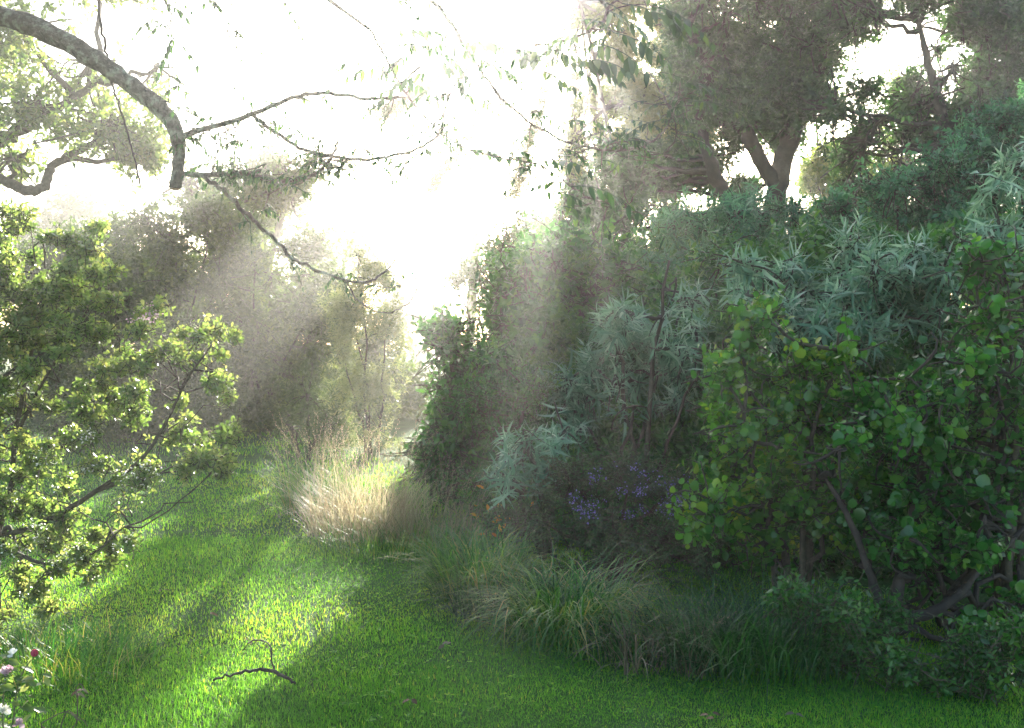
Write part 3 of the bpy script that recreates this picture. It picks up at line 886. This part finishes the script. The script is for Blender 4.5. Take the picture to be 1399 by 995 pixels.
def build_tussocks():
    g = 'grass tussocks along the lawn edge'
    tussock('dry_grass', 'broad straw-coloured dry grass clump glowing in the sun, at the bend of the lawn', 492, 7.7, 900, .70, 'straw', 71, spread=.36, width=.006, bend=1.3, lean=.3, group='dry grass clumps', seeds=110, sx=1.1)
    tussock('dry_grass', 'greener dry grass clump with feathery heads, left of the broad straw clump', 425, 8.6, 600, .7, 'tussock', 72, spread=.25, width=.006, bend=1.3, lean=.3, group='dry grass clumps', seeds=50)
    tussock('dry_grass', 'thin greyish dry grass clump right of the broad straw clump', 585, 7.6, 420, .5, 'straw', 73, spread=.42, width=.005, bend=1.2, lean=.3, group='dry grass clumps', seeds=70)
    tussock('dry_grass', 'short grey-green dry grass between the straw clumps and the lawn', 540, 7.2, 700, .36, 'tussock', 74, spread=.4, width=.005, bend=1.4, lean=.4, group='dry grass clumps', sx=1.4)
    tussock('grass_tussock', 'dark tussock with brown blades, first along the bank right of the dry grass', 650, 6.0, 900, .55, 'tussock', 75, spread=.26, width=.0085, bend=1.5, lean=.35, group=g)
    tussock('grass_tussock', 'bright green arching tussock bulging out over the lawn edge', 775, 5.25, 1100, .62, 'tussock', 76, spread=.24, width=.0085, bend=2.5, lean=.45, group=g, sx=1.2)
    tussock('grass_tussock', 'pale straw tussock with blades flopping onto the lawn', 868, 4.72, 60, .45, 'greystraw', 77, spread=.16, width=.0085, bend=2.0, lean=.4, group=g)
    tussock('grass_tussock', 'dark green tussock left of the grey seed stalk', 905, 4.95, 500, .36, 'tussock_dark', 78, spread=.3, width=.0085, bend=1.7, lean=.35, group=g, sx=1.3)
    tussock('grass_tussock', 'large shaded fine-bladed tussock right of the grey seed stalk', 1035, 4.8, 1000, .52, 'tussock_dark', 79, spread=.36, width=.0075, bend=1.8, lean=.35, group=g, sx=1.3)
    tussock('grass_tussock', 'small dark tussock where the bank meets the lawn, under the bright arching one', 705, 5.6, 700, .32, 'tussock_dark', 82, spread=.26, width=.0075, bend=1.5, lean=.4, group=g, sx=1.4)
    tussock('seed_stalks', 'upright grey dead seed stalks at the lawn edge, right of centre', 948, 4.6, 34, .34, 'greystraw', 83, spread=.07, width=.005, bend=.7, lean=.25, seeds=9, seed_mat='greystraw', cat='dead stalks')


build_tussocks()


# ---------------------------------------------------------------- left foreground shrub
def build_left_shrub():
    root, S, D, L, tips, rng = shrub(
        'flowering_shrub', 'large sunlit small-leaved shrub with pale flower clusters, at the left edge', 'shrub', (-20, 5.6),
        lumps_in([(-70, 290), (30, 275), (62, 315), (140, 305), (172, 385), (160, 440), (60, 470), (-70, 470)], 64, 13, 26, 5.0, 5.6, .15, 31)
        + lumps_in([(-70, 460), (60, 470), (170, 420), (225, 410), (240, 460), (330, 415), (335, 470), (295, 500), (315, 560), (330, 620), (300, 655), (200, 655), (195, 720), (150, 770), (100, 830), (-70, 880)], 190, 9, 24, 4.85, 5.5, .13, 32, holes=[(118, 485, 16), (235, 520, 8), (205, 600, 6)]),
        'rosette', 'fresh', 120, 91, thr=-.75, freq=9, upb=.35, stem_r=.007, limbs=2, shell=.0, tint_bias=.05,
        trunks=[([np.array([-2.9, 5.6, -.02]), (-8, 760, 5.5), (2, 705, 5.4), (14, 690, 5.35), (20, 600, 5.35), (40, 500, 5.35), (60, 400, 5.4), (60, 330, 5.5)], [.026, .023, .02, .018, .013, .01, .007, .004]),
                ([np.array([-2.9, 5.6, -.02]), (0, 745, 5.4), (60, 715, 5.3), (130, 672, 5.2), (190, 630, 5.15), (225, 580, 5.15), (255, 520, 5.2), (290, 470, 5.2)], [.022, .018, .015, .012, .010, .008, .006, .004]),
                ([(-8, 760, 5.5), (10, 720, 5.4), (22, 745, 5.35), (30, 765, 5.3)], [.014, .012, .009, .006]),
                ([(20, 600, 5.35), (60, 520, 5.3), (110, 440, 5.35), (140, 390, 5.4)], [.011, .008, .006, .004]),
                ([np.array([-3.0, 5.5, -.02]), (-60, 640, 5.4), (-20, 540, 5.3), (30, 500, 5.3), (80, 470, 5.2)], [.02, .014, .01, .008, .004]),
                ([(0, 745, 5.4), (60, 770, 5.1), (120, 760, 5.0), (170, 720, 5.0)], [.012, .009, .006, .004]),
                ([(130, 672, 5.2), (200, 650, 5.1), (270, 640, 5.1), (310, 620, 5.1)], [.008, .006, .004, .003])])
    pk = pick_front(tips, D, 16, rng, (150, 380, 215, 440))
    flower_heads(root, tips[pk], 'flower_head', 'flower_pink', rng, .012, 12, .016)
    pk = pick_front(tips, D, 60, rng, (0, 560, 230, 850))
    flower_heads(root, tips[pk], 'pale_flower', 'petal_white', rng, .012, 8, .02)
    tussock('weedy_grass', 'rough sunlit grass under the left shrub', 55, 4.75, 900, .22, 'tussock', 92, spread=.42, width=.005, bend=1.2, lean=.45, sx=1.2)


build_left_shrub()


# ---------------------------------------------------------------- overhanging limb
def spray_leaf(mb, o, d, length, rng, pairs=6, leaf=.07, droop=.5):
    """one feathered leaf: a rachis with drooping leaflets in pairs"""
    d = unit(np.asarray(d, float))
    k = 8
    t = np.linspace(0, 1, k)
    line = o + d * (length * t)[:, None] + np.array([0, 0, -1.0]) * (droop * length * t ** 2)[:, None]
    add_tubes(mb, line[None], np.linspace(.003, .0012, k)[None], 4, .1)
    tp0 = np.linspace(.12, 1, pairs)
    tp = tp0
    pos = np.stack([np.interp(tp, t, line[:, i]) for i in range(3)], 1)
    tan = unit(np.stack([np.interp(tp, t, np.gradient(line[:, i])) for i in range(3)], 1))
    side = unit(np.cross(tan, np.array([0, 0, 1.0])))
    pos0, tan0, side0 = pos, tan, side
    for s in (-1, 1):
        keep = rng.random(len(tp0)) > .08
        keep[-1] = True
        tp, pos, tan, side = tp0[keep], pos0[keep] + tan0[keep] * rng.normal(0, .009, (keep.sum(), 1)), tan0[keep], side0[keep]
        pairs = len(tp)
        ax = side * s * rng.uniform(.3, .9, (pairs, 1)) + tan * rng.uniform(.1, .8, (pairs, 1)) + np.array([0, 0, -.8]) + rng.normal(0, .28, (pairs, 3))
        nr = np.array([0, 0, 1.0]) + side * s * .9 + rng.normal(0, .2, (pairs, 3))
        ln = leaf * (1 - .35 * np.abs(tp - .5) * 2) * rng.uniform(.6, 1.25, pairs)
        add_leaves(mb, pos, ax, nr, ln, ln * .38, T_LANCE2, rng.uniform(.05, .35, pairs), rng=rng)


def build_overhang():
    rng = np.random.default_rng(101)
    foot = np.array([-4.6, 5.6, 0])
    root = thing('overhanging_tree', 'overhanging tree with mossy limb, broken stub and drooping branches reaching in from the upper left', 'tree', foot)
    D0 = 5.0
    mb = MB()
    tl = [foot + [0, 0, -.05], foot + [.05, 0, 1.2], foot + [.1, -.1, 2.4], P(-260, 5, 5.3), P(-130, -5, 5.2), P(0, 22, 5.1), P(60, 42, 5.05), P(120, 75, 5.0), P(160, 102, 5), P(200, 133, 5), P(232, 162, 5), P(244, 195, 5), P(243, 230, 5), P(240, 257, 5)]
    line, rad = smooth_line(tl, [.17, .15, .13, .085, .06, .052, .05, .048, .046, .044, .042, .034, .031, .029], 4, rng, .002)
    add_tubes(mb, line[None], rad[None] * (1 + .04 * np.sin(np.arange(len(rad)) * .9))[None], 14)
    limb = mb.build('limb', M['bark_limb'], root)
    eb = MB()
    e0 = P(240, 256.5, 5)
    add_tubes(eb, np.array([[e0, e0 + [.001, -.001, -.006], e0 + [.002, -.002, -.014]]]), np.array([[.027, .024, .012]]), 10)
    eb.build('broken_end', M['endgrain'], limb)

    # unseen overhead crown with its boughs, added to dim the sky light
    kd = KIND['far']
    cr = np.random.default_rng(77)
    n = 1500
    cp = np.stack([cr.uniform(-6, 5, n), cr.uniform(-5, 5.2, n), cr.uniform(4.6, 7.2, n)], 1)
    cp = cp[(Lump(cr, .9)(cp) > -.5) & (cp[:, 2] > 4.2 + .25 * np.maximum(0, cp[:, 1]))]
    cd = unit(cr.normal(0, 1, (len(cp), 3)))
    fb = MB()
    twig_leaves(fb, cp, cd, np.full(len(cp), .6), kd, cr, 1.5)
    fb.build('crown', M['fresh'], root)
    wb = MB()
    en = np.array([[-3, 1, 5.4], [0, 2, 5.8], [3, 2.5, 6], [6, 1, 6], [2, -2, 6], [-2, -3, 5.6], [5, -3, 6.2]], float)
    st = np.repeat((foot + [.1, -.1, 2.4])[None], len(en), 0)
    add_tubes(wb, bez(st, st * .5 + en * .5 + [0, 0, 1.0], en, 10, cr, .04), np.broadcast_to(np.linspace(.1, .03, 10), (len(en), 10)), 8)
    wb.build('bough', M['bark_limb'], root)

    def branch(pts, r0, r1, leaves=(), twiglets=0, d=None, wood='bark_limb', jit=.003, seed=0, leafd=.055, big=()):
        rg = np.random.default_rng(seed)
        w = [P(*(q if len(q) == 3 else (*q, D0))) for q in pts]
        line, rad = smooth_line(w, np.linspace(r0, r1, len(w)), 6, rg, jit)
        b = MB()
        add_tubes(b, line[None], rad[None], 7)
        o = None
        sprays = []
        n = len(line)
        for i in range(int(twiglets * 1.7)):
            j = rg.integers(int(n * .2), n)
            st = line[j]
            dr = unit(np.array([rg.normal(0, 1), rg.normal(0, .6), rg.normal(-.1, .5)]))
            ln = rg.uniform(.06, .22)
            en = st + dr * ln
            add_tubes(b, bez(st[None], ((st + en) / 2 + rg.normal(0, .02, 3))[None], en[None], 5), np.linspace(.0035, .0015, 5)[None], 4)
            for q in range(rg.integers(1, 4)):
                sprays.append(MB())
                spray_leaf(sprays[-1], st + dr * ln * rg.uniform(.4, 1), np.array([rg.normal(0, 1), rg.normal(0, .6), rg.normal(0, .3)]), rg.uniform(.06, .13), rg, pairs=rg.integers(3, 6), leaf=.04, droop=.5)
        for (px, py, dd, dx, dz, ln, lf) in big:
            # each spray on its own twig back to the branch
            st = P(px, py, dd)
            j = np.argmin(((line - st) ** 2).sum(1))
            if np.linalg.norm(line[j] - st) > .02:
                c = (line[j] + st) / 2 + [0, 0, .04]
                add_tubes(b, bez(line[j][None], c[None], st[None], 6), np.linspace(.004, .002, 6)[None], 4)
            sprays.append(MB())
            spray_leaf(sprays[-1], st, np.array([dx, rg.normal(0, .35), dz]), ln, rg, pairs=int(4 + ln * 10), leaf=lf * 1.0 * rg.uniform(.8, 1.15), droop=rg.uniform(.25, .5))
        o = b.build('branch', M[wood], root)
        for sp in sprays:
            sp.build('leaf_spray', M['pinnate'], o)
        return o

    branch([(243, 190), (262, 181), (292, 173), (340, 158), (400, 133), (450, 127), (500, 135), (545, 132, 5.05)], .016, .007, twiglets=14, seed=1)
    branch([(246, 238), (290, 239), (330, 236), (370, 246), (405, 246), (435, 235), (452, 215), (462, 190, 5.1)], .014, .005, twiglets=20, seed=2)
    branch([(345, 157), (372, 178), (410, 202), (460, 215), (520, 216), (570, 203), (602, 180), (608, 145), (625, 110), (650, 85, 5.1)], .010, .004, twiglets=18, seed=3, big=[(625, 110, 5.1, .6, .2, .22, .06), (600, 170, 5, .3, -.2, .16, .045)])
    branch([(276, 240), (310, 265), (345, 300), (380, 332), (400, 353), (440, 372), (480, 385), (515, 380), (540, 355, 5.1)], .0115, .005, twiglets=3, seed=4, jit=.004)
    branch([(470, 381), (490, 410), (520, 427), (550, 420), (568, 400), (574, 370)], .004, .002, twiglets=1, seed=5)
    branch([(290, 238), (296, 205), (303, 185), (318, 178), (325, 195), (305, 212), (275, 220), (262, 232)], .004, .002, twiglets=5, seed=6)
    branch([(212, 130), (240, 145), (270, 158), (292, 170)], .004, .003, seed=7, twiglets=2)
    # hanging vines
    branch([(130, -20), (136, 20), (143, 60), (150, 90), (154, 120), (165, 150), (178, 195), (192, 255)], .008, .004, seed=8, wood='bark_dark', jit=.004, twiglets=0)
    branch([(315, -10), (316, 15), (310, 40), (320, 62)], .003, .002, seed=9, twiglets=3)
    # the branch that hangs in from the top middle
    g = (4.9)
    branch([(505, 40, g), (520, 65, g), (535, 95, g), (560, 135, g), (600, 178, g), (640, 205, g), (690, 217, g), (740, 226, g), (785, 258, g), (830, 282, g), (872, 290, g)], .0065, .002, seed=10, twiglets=5,
           big=[(530, 62, g, 1, .3, .26, .07), (525, 90, g, -.6, .0, .18, .065), (545, 105, g, .7, -.1, .2, .06), (555, 62, g, 1, .1, .26, .075), (590, 60, 4.8, .9, -.05, .26, .085), (510, 80, g, -1, .15, .2, .06), (612, 75, g, .8, -.5, .2, .07),
                (565, 75, g, -.7, .1, .24, .085), (600, 80, 4.8, .5, -.4, .24, .09), (580, 100, 4.8, -.8, -.1, .2, .08), (620, 60, 4.8, 1, .15, .24, .085), (540, 45, 4.8, .7, .2, .24, .085), (660, 85, 4.9, .8, -.2, .2, .08), (640, 205, g, 1, .1, .2, .055), (690, 215, g, .9, .15, .22, .055), (735, 222, 4.7, 1, .25, .24, .07), (770, 250, 4.7, -.9, .1, .18, .07), (780, 255, 4.6, 1, .05, .36, .085), (745, 262, 4.7, .8, .1, .2, .075), (770, 282, 4.7, .7, -.1, .12, .06)])
    branch([(735, -40, 4.6), (810, -10, 4.6), (830, 20, 4.6), (800, 45, 4.6), (760, 58, 4.6), (715, 62, 4.6)], .012, .003, seed=11, twiglets=6,
           big=[(800, 48, 4.5, -1, .05, .26, .08), (830, 15, 4.5, .9, -.1, .28, .09), (850, 5, 4.5, 1, 0, .3, .09), (770, 75, 4.5, 1, 0, .24, .085), (745, 78, 4.6, -.7, .1, .2, .08), (790, 85, 4.5, .9, .2, .24, .08), (760, 65, 4.6, .6, -.4, .2, .07), (880, -10, 4.5, .7, -.3, .25, .09), (735, 95, 4.6, .9, -.1, .22, .085), (810, 60, 4.5, .9, 0, .24, .09), (840, 45, 4.5, 1, -.1, .26, .09), (900, 10, 4.5, .8, -.2, .24, .09)])
    branch([(640, 70, 5.2), (672, 118, 5.2), (700, 148, 5.2), (740, 178, 5.2), (785, 197, 5.2), (830, 205, 5.2), (875, 202, 5.2), (905, 180, 5.2), (922, 150, 5.2), (930, 110, 5.2)], .008, .003, seed=12, twiglets=14,
           big=[(650, 80, 5.2, .9, -.2, .24, .07), (655, 130, 5.2, .5, -.3, .15, .06), (720, 150, 5.2, 1, .1, .25, .05), (760, 170, 5.2, .8, .2, .25, .05), (800, 180, 5.2, .6, .3, .22, .05), (905, 178, 5.2, -.5, .4, .2, .055), (930, 115, 5.2, 1, .2, .22, .07), (940, 140, 5.1, 1, .15, .28, .06)])
    branch([(885, 95, 5.2), (905, 130, 5.2), (921, 165, 5.2), (922, 190, 5.2), (905, 212, 5.2), (880, 220, 5.2), (850, 214, 5.2)], .004, .002, seed=13, twiglets=4, big=[(890, 100, 5.2, 1, .1, .2, .06), (900, 165, 5.2, -.7, -.1, .2, .06)])
    branch([(887, 168, 5.2), (882, 205, 5.2), (876, 245, 5.2), (862, 275, 5.2)], .0025, .0015, seed=14, twiglets=1)
    branch([(686, 250, 4.9), (692, 285, 4.9), (690, 320, 4.9), (684, 350, 4.9), (695, 378, 4.9)], .0035, .002, seed=15, twiglets=0)
    branch([(712, 222, 4.9), (716, 255, 4.9), (722, 280, 4.9), (728, 298, 4.9)], .0022, .0012, seed=16, twiglets=1)
    # thin boughs out of the top of the frame carry it
    branch([(-130, -60, 5.4), (80, -110, 5.3), (300, -95, 5.2), (505, 40, 4.9)], .04, .007, seed=17, twiglets=4)
    branch([(80, -110, 5.3), (400, -150, 5.1), (600, -100, 5.0), (735, -40, 4.6)], .03, .012, seed=18, twiglets=4)
    branch([(300, -95, 5.2), (480, -80, 5.2), (590, 0, 5.2), (640, 70, 5.2)], .018, .008, seed=19, twiglets=6)
    branch([(235, 22, 5.3), (232, 40, 5.3), (240, 52, 5.3)], .004, .003, seed=20, twiglets=2, big=[(240, 48, 5.3, -.4, -.5, .16, .075), (225, 45, 5.3, .6, -.3, .18, .07)])
    branch([(215, -30, 5.3), (225, 0, 5.3), (235, 22, 5.3)], .006, .004, seed=21, twiglets=3, big=[(225, 5, 5.3, .8, -.2, .16, .05)])
    branch([(365, -12, 5.3), (372, 0, 5.2), (392, 8, 5.2)], .004, .003, seed=22, big=[(388, 2, 5.2, .4, -.5, .14, .05)])


build_overhang()


# ---------------------------------------------------------------- small things on the lawn
def build_small():
    rng = np.random.default_rng(131)
    tw = thing('fallen_twig', 'dead forked twig lying on the sunlit lawn in the lower left', 'twig', G(372, 918))
    b = MB()
    z = [.03, .05, .06, .055, .05, .03]
    pts = [G(px, py, zz) for (px, py), zz in zip([(291, 930), (318, 921), (350, 916), (372, 917), (390, 925), (404, 934)], z)]
    line, rad = smooth_line(pts, [.0045, .006, .008, .0085, .008, .005], 6, rng, .003)
    add_tubes(b, line[None], rad[None], 7)
    pts = [G(px, py, zz) for (px, py), zz in zip([(374, 917), (371, 900), (370, 884), (360, 876), (345, 876), (330, 890)], [.055, .09, .12, .12, .1, .04])]
    line2, rad2 = smooth_line(pts, [.005, .0045, .004, .004, .0035, .002], 6, rng, .002)
    add_tubes(b, line2[None], rad2[None], 6)
    for j in range(9):
        q = line[rng.integers(2, len(line) - 2)]
        e = q + np.array([rng.normal(0, .015), rng.normal(0, .01), rng.uniform(-.02, .025)])
        add_tubes(b, np.array([[q, (q + e) / 2, e]]), np.array([[.003, .002, .001]]), 4)
    b.build('stick', M['bark_dark'], tw)
    lb = MB()
    n = 26
    pos = line2[rng.integers(8, len(line2), n)] + rng.normal(0, .008, (n, 3))
    add_leaves(lb, pos, rng.normal(0, 1, (n, 3)), rng.normal(0, 1, (n, 3)), np.full(n, .018), np.full(n, .009), T_OVAL, .2, rng=rng)
    lb.build('withered_leaves', M['greystraw'], tw)

    for i, (px, py, lab) in enumerate([(288, 838, 'brown curled leaf on the lawn left of the bright sun patch'), (222, 806, 'brown fallen leaf on the lawn near the left shrub'), (200, 650, 'reddish fallen leaf far up the lawn behind the left shrub tips'),
                                       (108, 945, 'reddish dead leaf in the grass near the rose'), (560, 955, 'brown fallen leaf in the shaded lawn, bottom centre'), (970, 977, 'dark fallen leaf on the shaded lawn below the grey seed stalks'),
                                       (1088, 975, 'pale grey fallen leaf on the shaded lawn below the crooked trunk'), (615, 878, 'pale fallen leaf on the shaded lawn below the bright tussock')]):
        p = G(px, py, .045)
        lb = MB()
        for q in range(3):
            a = rng.random() * 6.28
            add_leaves(lb, (p + rng.normal(0, .012, 3) * [1, 1, .3])[None], np.array([[math.cos(a), math.sin(a), rng.normal(.1, .15)]]), np.array([[rng.normal(0, .3), -.4, 1]]), np.array([.036]), np.array([.022]), T_OVAL, np.array([.45]), rng=rng)
        o = lb.build('fallen_leaf', M['greystraw' if 'pale' in lab else 'brownleaf'])
        o['label'] = lab
        o['category'] = 'leaf'
        o['group'] = 'fallen leaves on the lawn'

    # rose at the bottom left
    foot = G(10, 1040)
    foot[1] -= .1
    d = 3.7
    ro = thing('rose_bush', 'rose stem with dark pink bud, pale blooms and sunlit leaves, bottom left corner', 'rose', P(14, 1035, d) * [1, 1, 0])
    sb = MB()
    f0 = np.array(ro.location)
    for pts, r0 in (([(18, 985), (22, 950), (30, 920), (47, 897)], .004), ([(4, 985), (5, 950), (8, 918)], .004), ([(18, 985), (30, 965), (48, 972)], .003), ([(-20, 990), (-30, 940), (-20, 905)], .004)):
        w = [f0] + [P(*q, d) for q in pts]
        line, rad = smooth_line(w, np.linspace(r0, r0 * .5, len(w)), 6, rng, .001)
        add_tubes(sb, line[None], rad[None], 6)
    sb.build('stem', M['stem_green'], ro)
    lb = MB()
    spots = [(25, 912, .05), (12, 900, .05), (35, 925, .04), (50, 925, .05), (20, 950, .045), (30, 962, .045), (45, 975, .05), (5, 975, .06), (-5, 940, .06), (60, 925, .04), (15, 930, .05), (8, 990, .07), (30, 990, .06)] + [(float(rng.uniform(-20, 50)), float(rng.uniform(900, 1000)), float(rng.uniform(.03, .05))) for _ in range(26)]
    for (px, py, s) in spots:
        for q in range(2):
            add_leaves(lb, P(px + rng.normal(0, 4), py + rng.normal(0, 4), d + rng.normal(0, .03))[None], rng.normal(0, 1, (1, 3)) * [1, .6, .4], np.array([[rng.normal(0, .3), -.3, 1]]), np.array([s]), np.array([s * .62]), T_OVAL, np.array([.2]), rng=rng)
    lb.build('leaves', M['fresh'], ro)

    def bloom(c, r, n, mat, nm):
        fb = MB()
        ax = unit(rng.normal(0, 1, (n, 3)) * [1, 1, .5] + [0, 0, .6])
        add_leaves(fb, np.repeat(c[None], n, 0), ax, unit(-ax + rng.normal(0, .3, (n, 3)) + [0, 0, .6]), np.full(n, r), np.full(n, r * .9), T_ROUND, -.35, rng=rng)
        fb.build(nm, M[mat], ro)
    bloom(P(10, 918, d), .026, 16, 'flower_pink', 'bloom')
    bloom(P(18, 894, d), .022, 9, 'petal_white', 'bloom')
    bloom(P(4, 972, d), .028, 16, 'petal_white', 'bloom')
    bloom(P(26, 990, d - .05), .022, 14, 'flower_pink', 'bloom')
    # the bud: pointed, furled petals on a green calyx
    c = P(47, 897, d)
    fb = MB()
    n = 10
    a = np.arange(n) * 2.4
    ax = np.stack([.22 * np.cos(a), .22 * np.sin(a), np.ones(n)], 1)
    add_leaves(fb, c + np.stack([.006 * np.cos(a), .006 * np.sin(a), 0 * a], 1), ax, np.stack([np.cos(a), np.sin(a), 0 * a], 1), np.full(n, .026), np.full(n, .018), T_ROUND, .28, rng=rng)
    fb.build('bud', M['rose'], ro)
    # nodding weed blades in front
    wd = thing('weed_stems', 'pale nodding weed stems arching over the grass beside the rose', 'weed', P(85, 1030, 3.9) * [1, 1, 0])
    f0 = np.array(wd.location)
    b = MB()
    for pts in ([(57, 992), (75, 978), (92, 973), (108, 980), (120, 992)], [(84, 990), (88, 978), (93, 971), (99, 975), (105, 984)], [(103, 990), (106, 955), (104, 940), (110, 935), (118, 948)]):
        w = [f0 + [rng.normal(0, .02), 0, 0]] + [P(*q, 3.9) for q in pts]
        line, rad = smooth_line(w, np.linspace(.003, .0018, len(w)), 6, rng, .001)
        add_tubes(b, line[None], rad[None], 5)
    b.build('stem', M['greystraw'], wd)
    lb = MB()
    for (px, py) in ((96, 973), (112, 940), (108, 946), (101, 978)):
        add_leaves(lb, P(px, py, 3.89)[None], np.array([[.7, 0, -.6]]), np.array([[.3, -.8, .4]]), np.array([.035]), np.array([.012]), T_LANCE, np.array([.3]), rng=rng)
    lb.build('leaves', M['greystraw'], wd)


build_small()


# ---------------------------------------------------------------- morning mist
def build_haze():
    m, n, l = new_mat('morning_mist')
    pv = n.new('ShaderNodeVolumePrincipled')
    pv.inputs['Color'].default_value = (.96, .95, .93, 1)
    pv.inputs['Density'].default_value = HAZE_DENSITY
    pv.inputs['Anisotropy'].default_value = HAZE_ANISO
    out = n.new('ShaderNodeOutputMaterial')
    l.new(pv.outputs[0], out.inputs['Volume'])
    x0, x1, y0, y1, z0, z1 = -46, 46, -12, 76, -1.2, 11.5
    v = [(x, y, z) for z in (z0, z1) for (x, y) in ((x0, y0), (x1, y0), (x1, y1), (x0, y1))]
    me = bpy.data.meshes.new('haze')
    me.from_pydata(v, [], [(3, 2, 1, 0), (4, 5, 6, 7), (0, 1, 5, 4), (1, 2, 6, 5), (2, 3, 7, 6), (3, 0, 4, 7)])
    me.materials.append(m)
    o = bpy.data.objects.new('haze', me)
    COL.objects.link(o)
    o['kind'] = 'stuff'
    o['label'] = 'pale morning mist filling the air between the trees'
    o['category'] = 'mist'


build_haze()
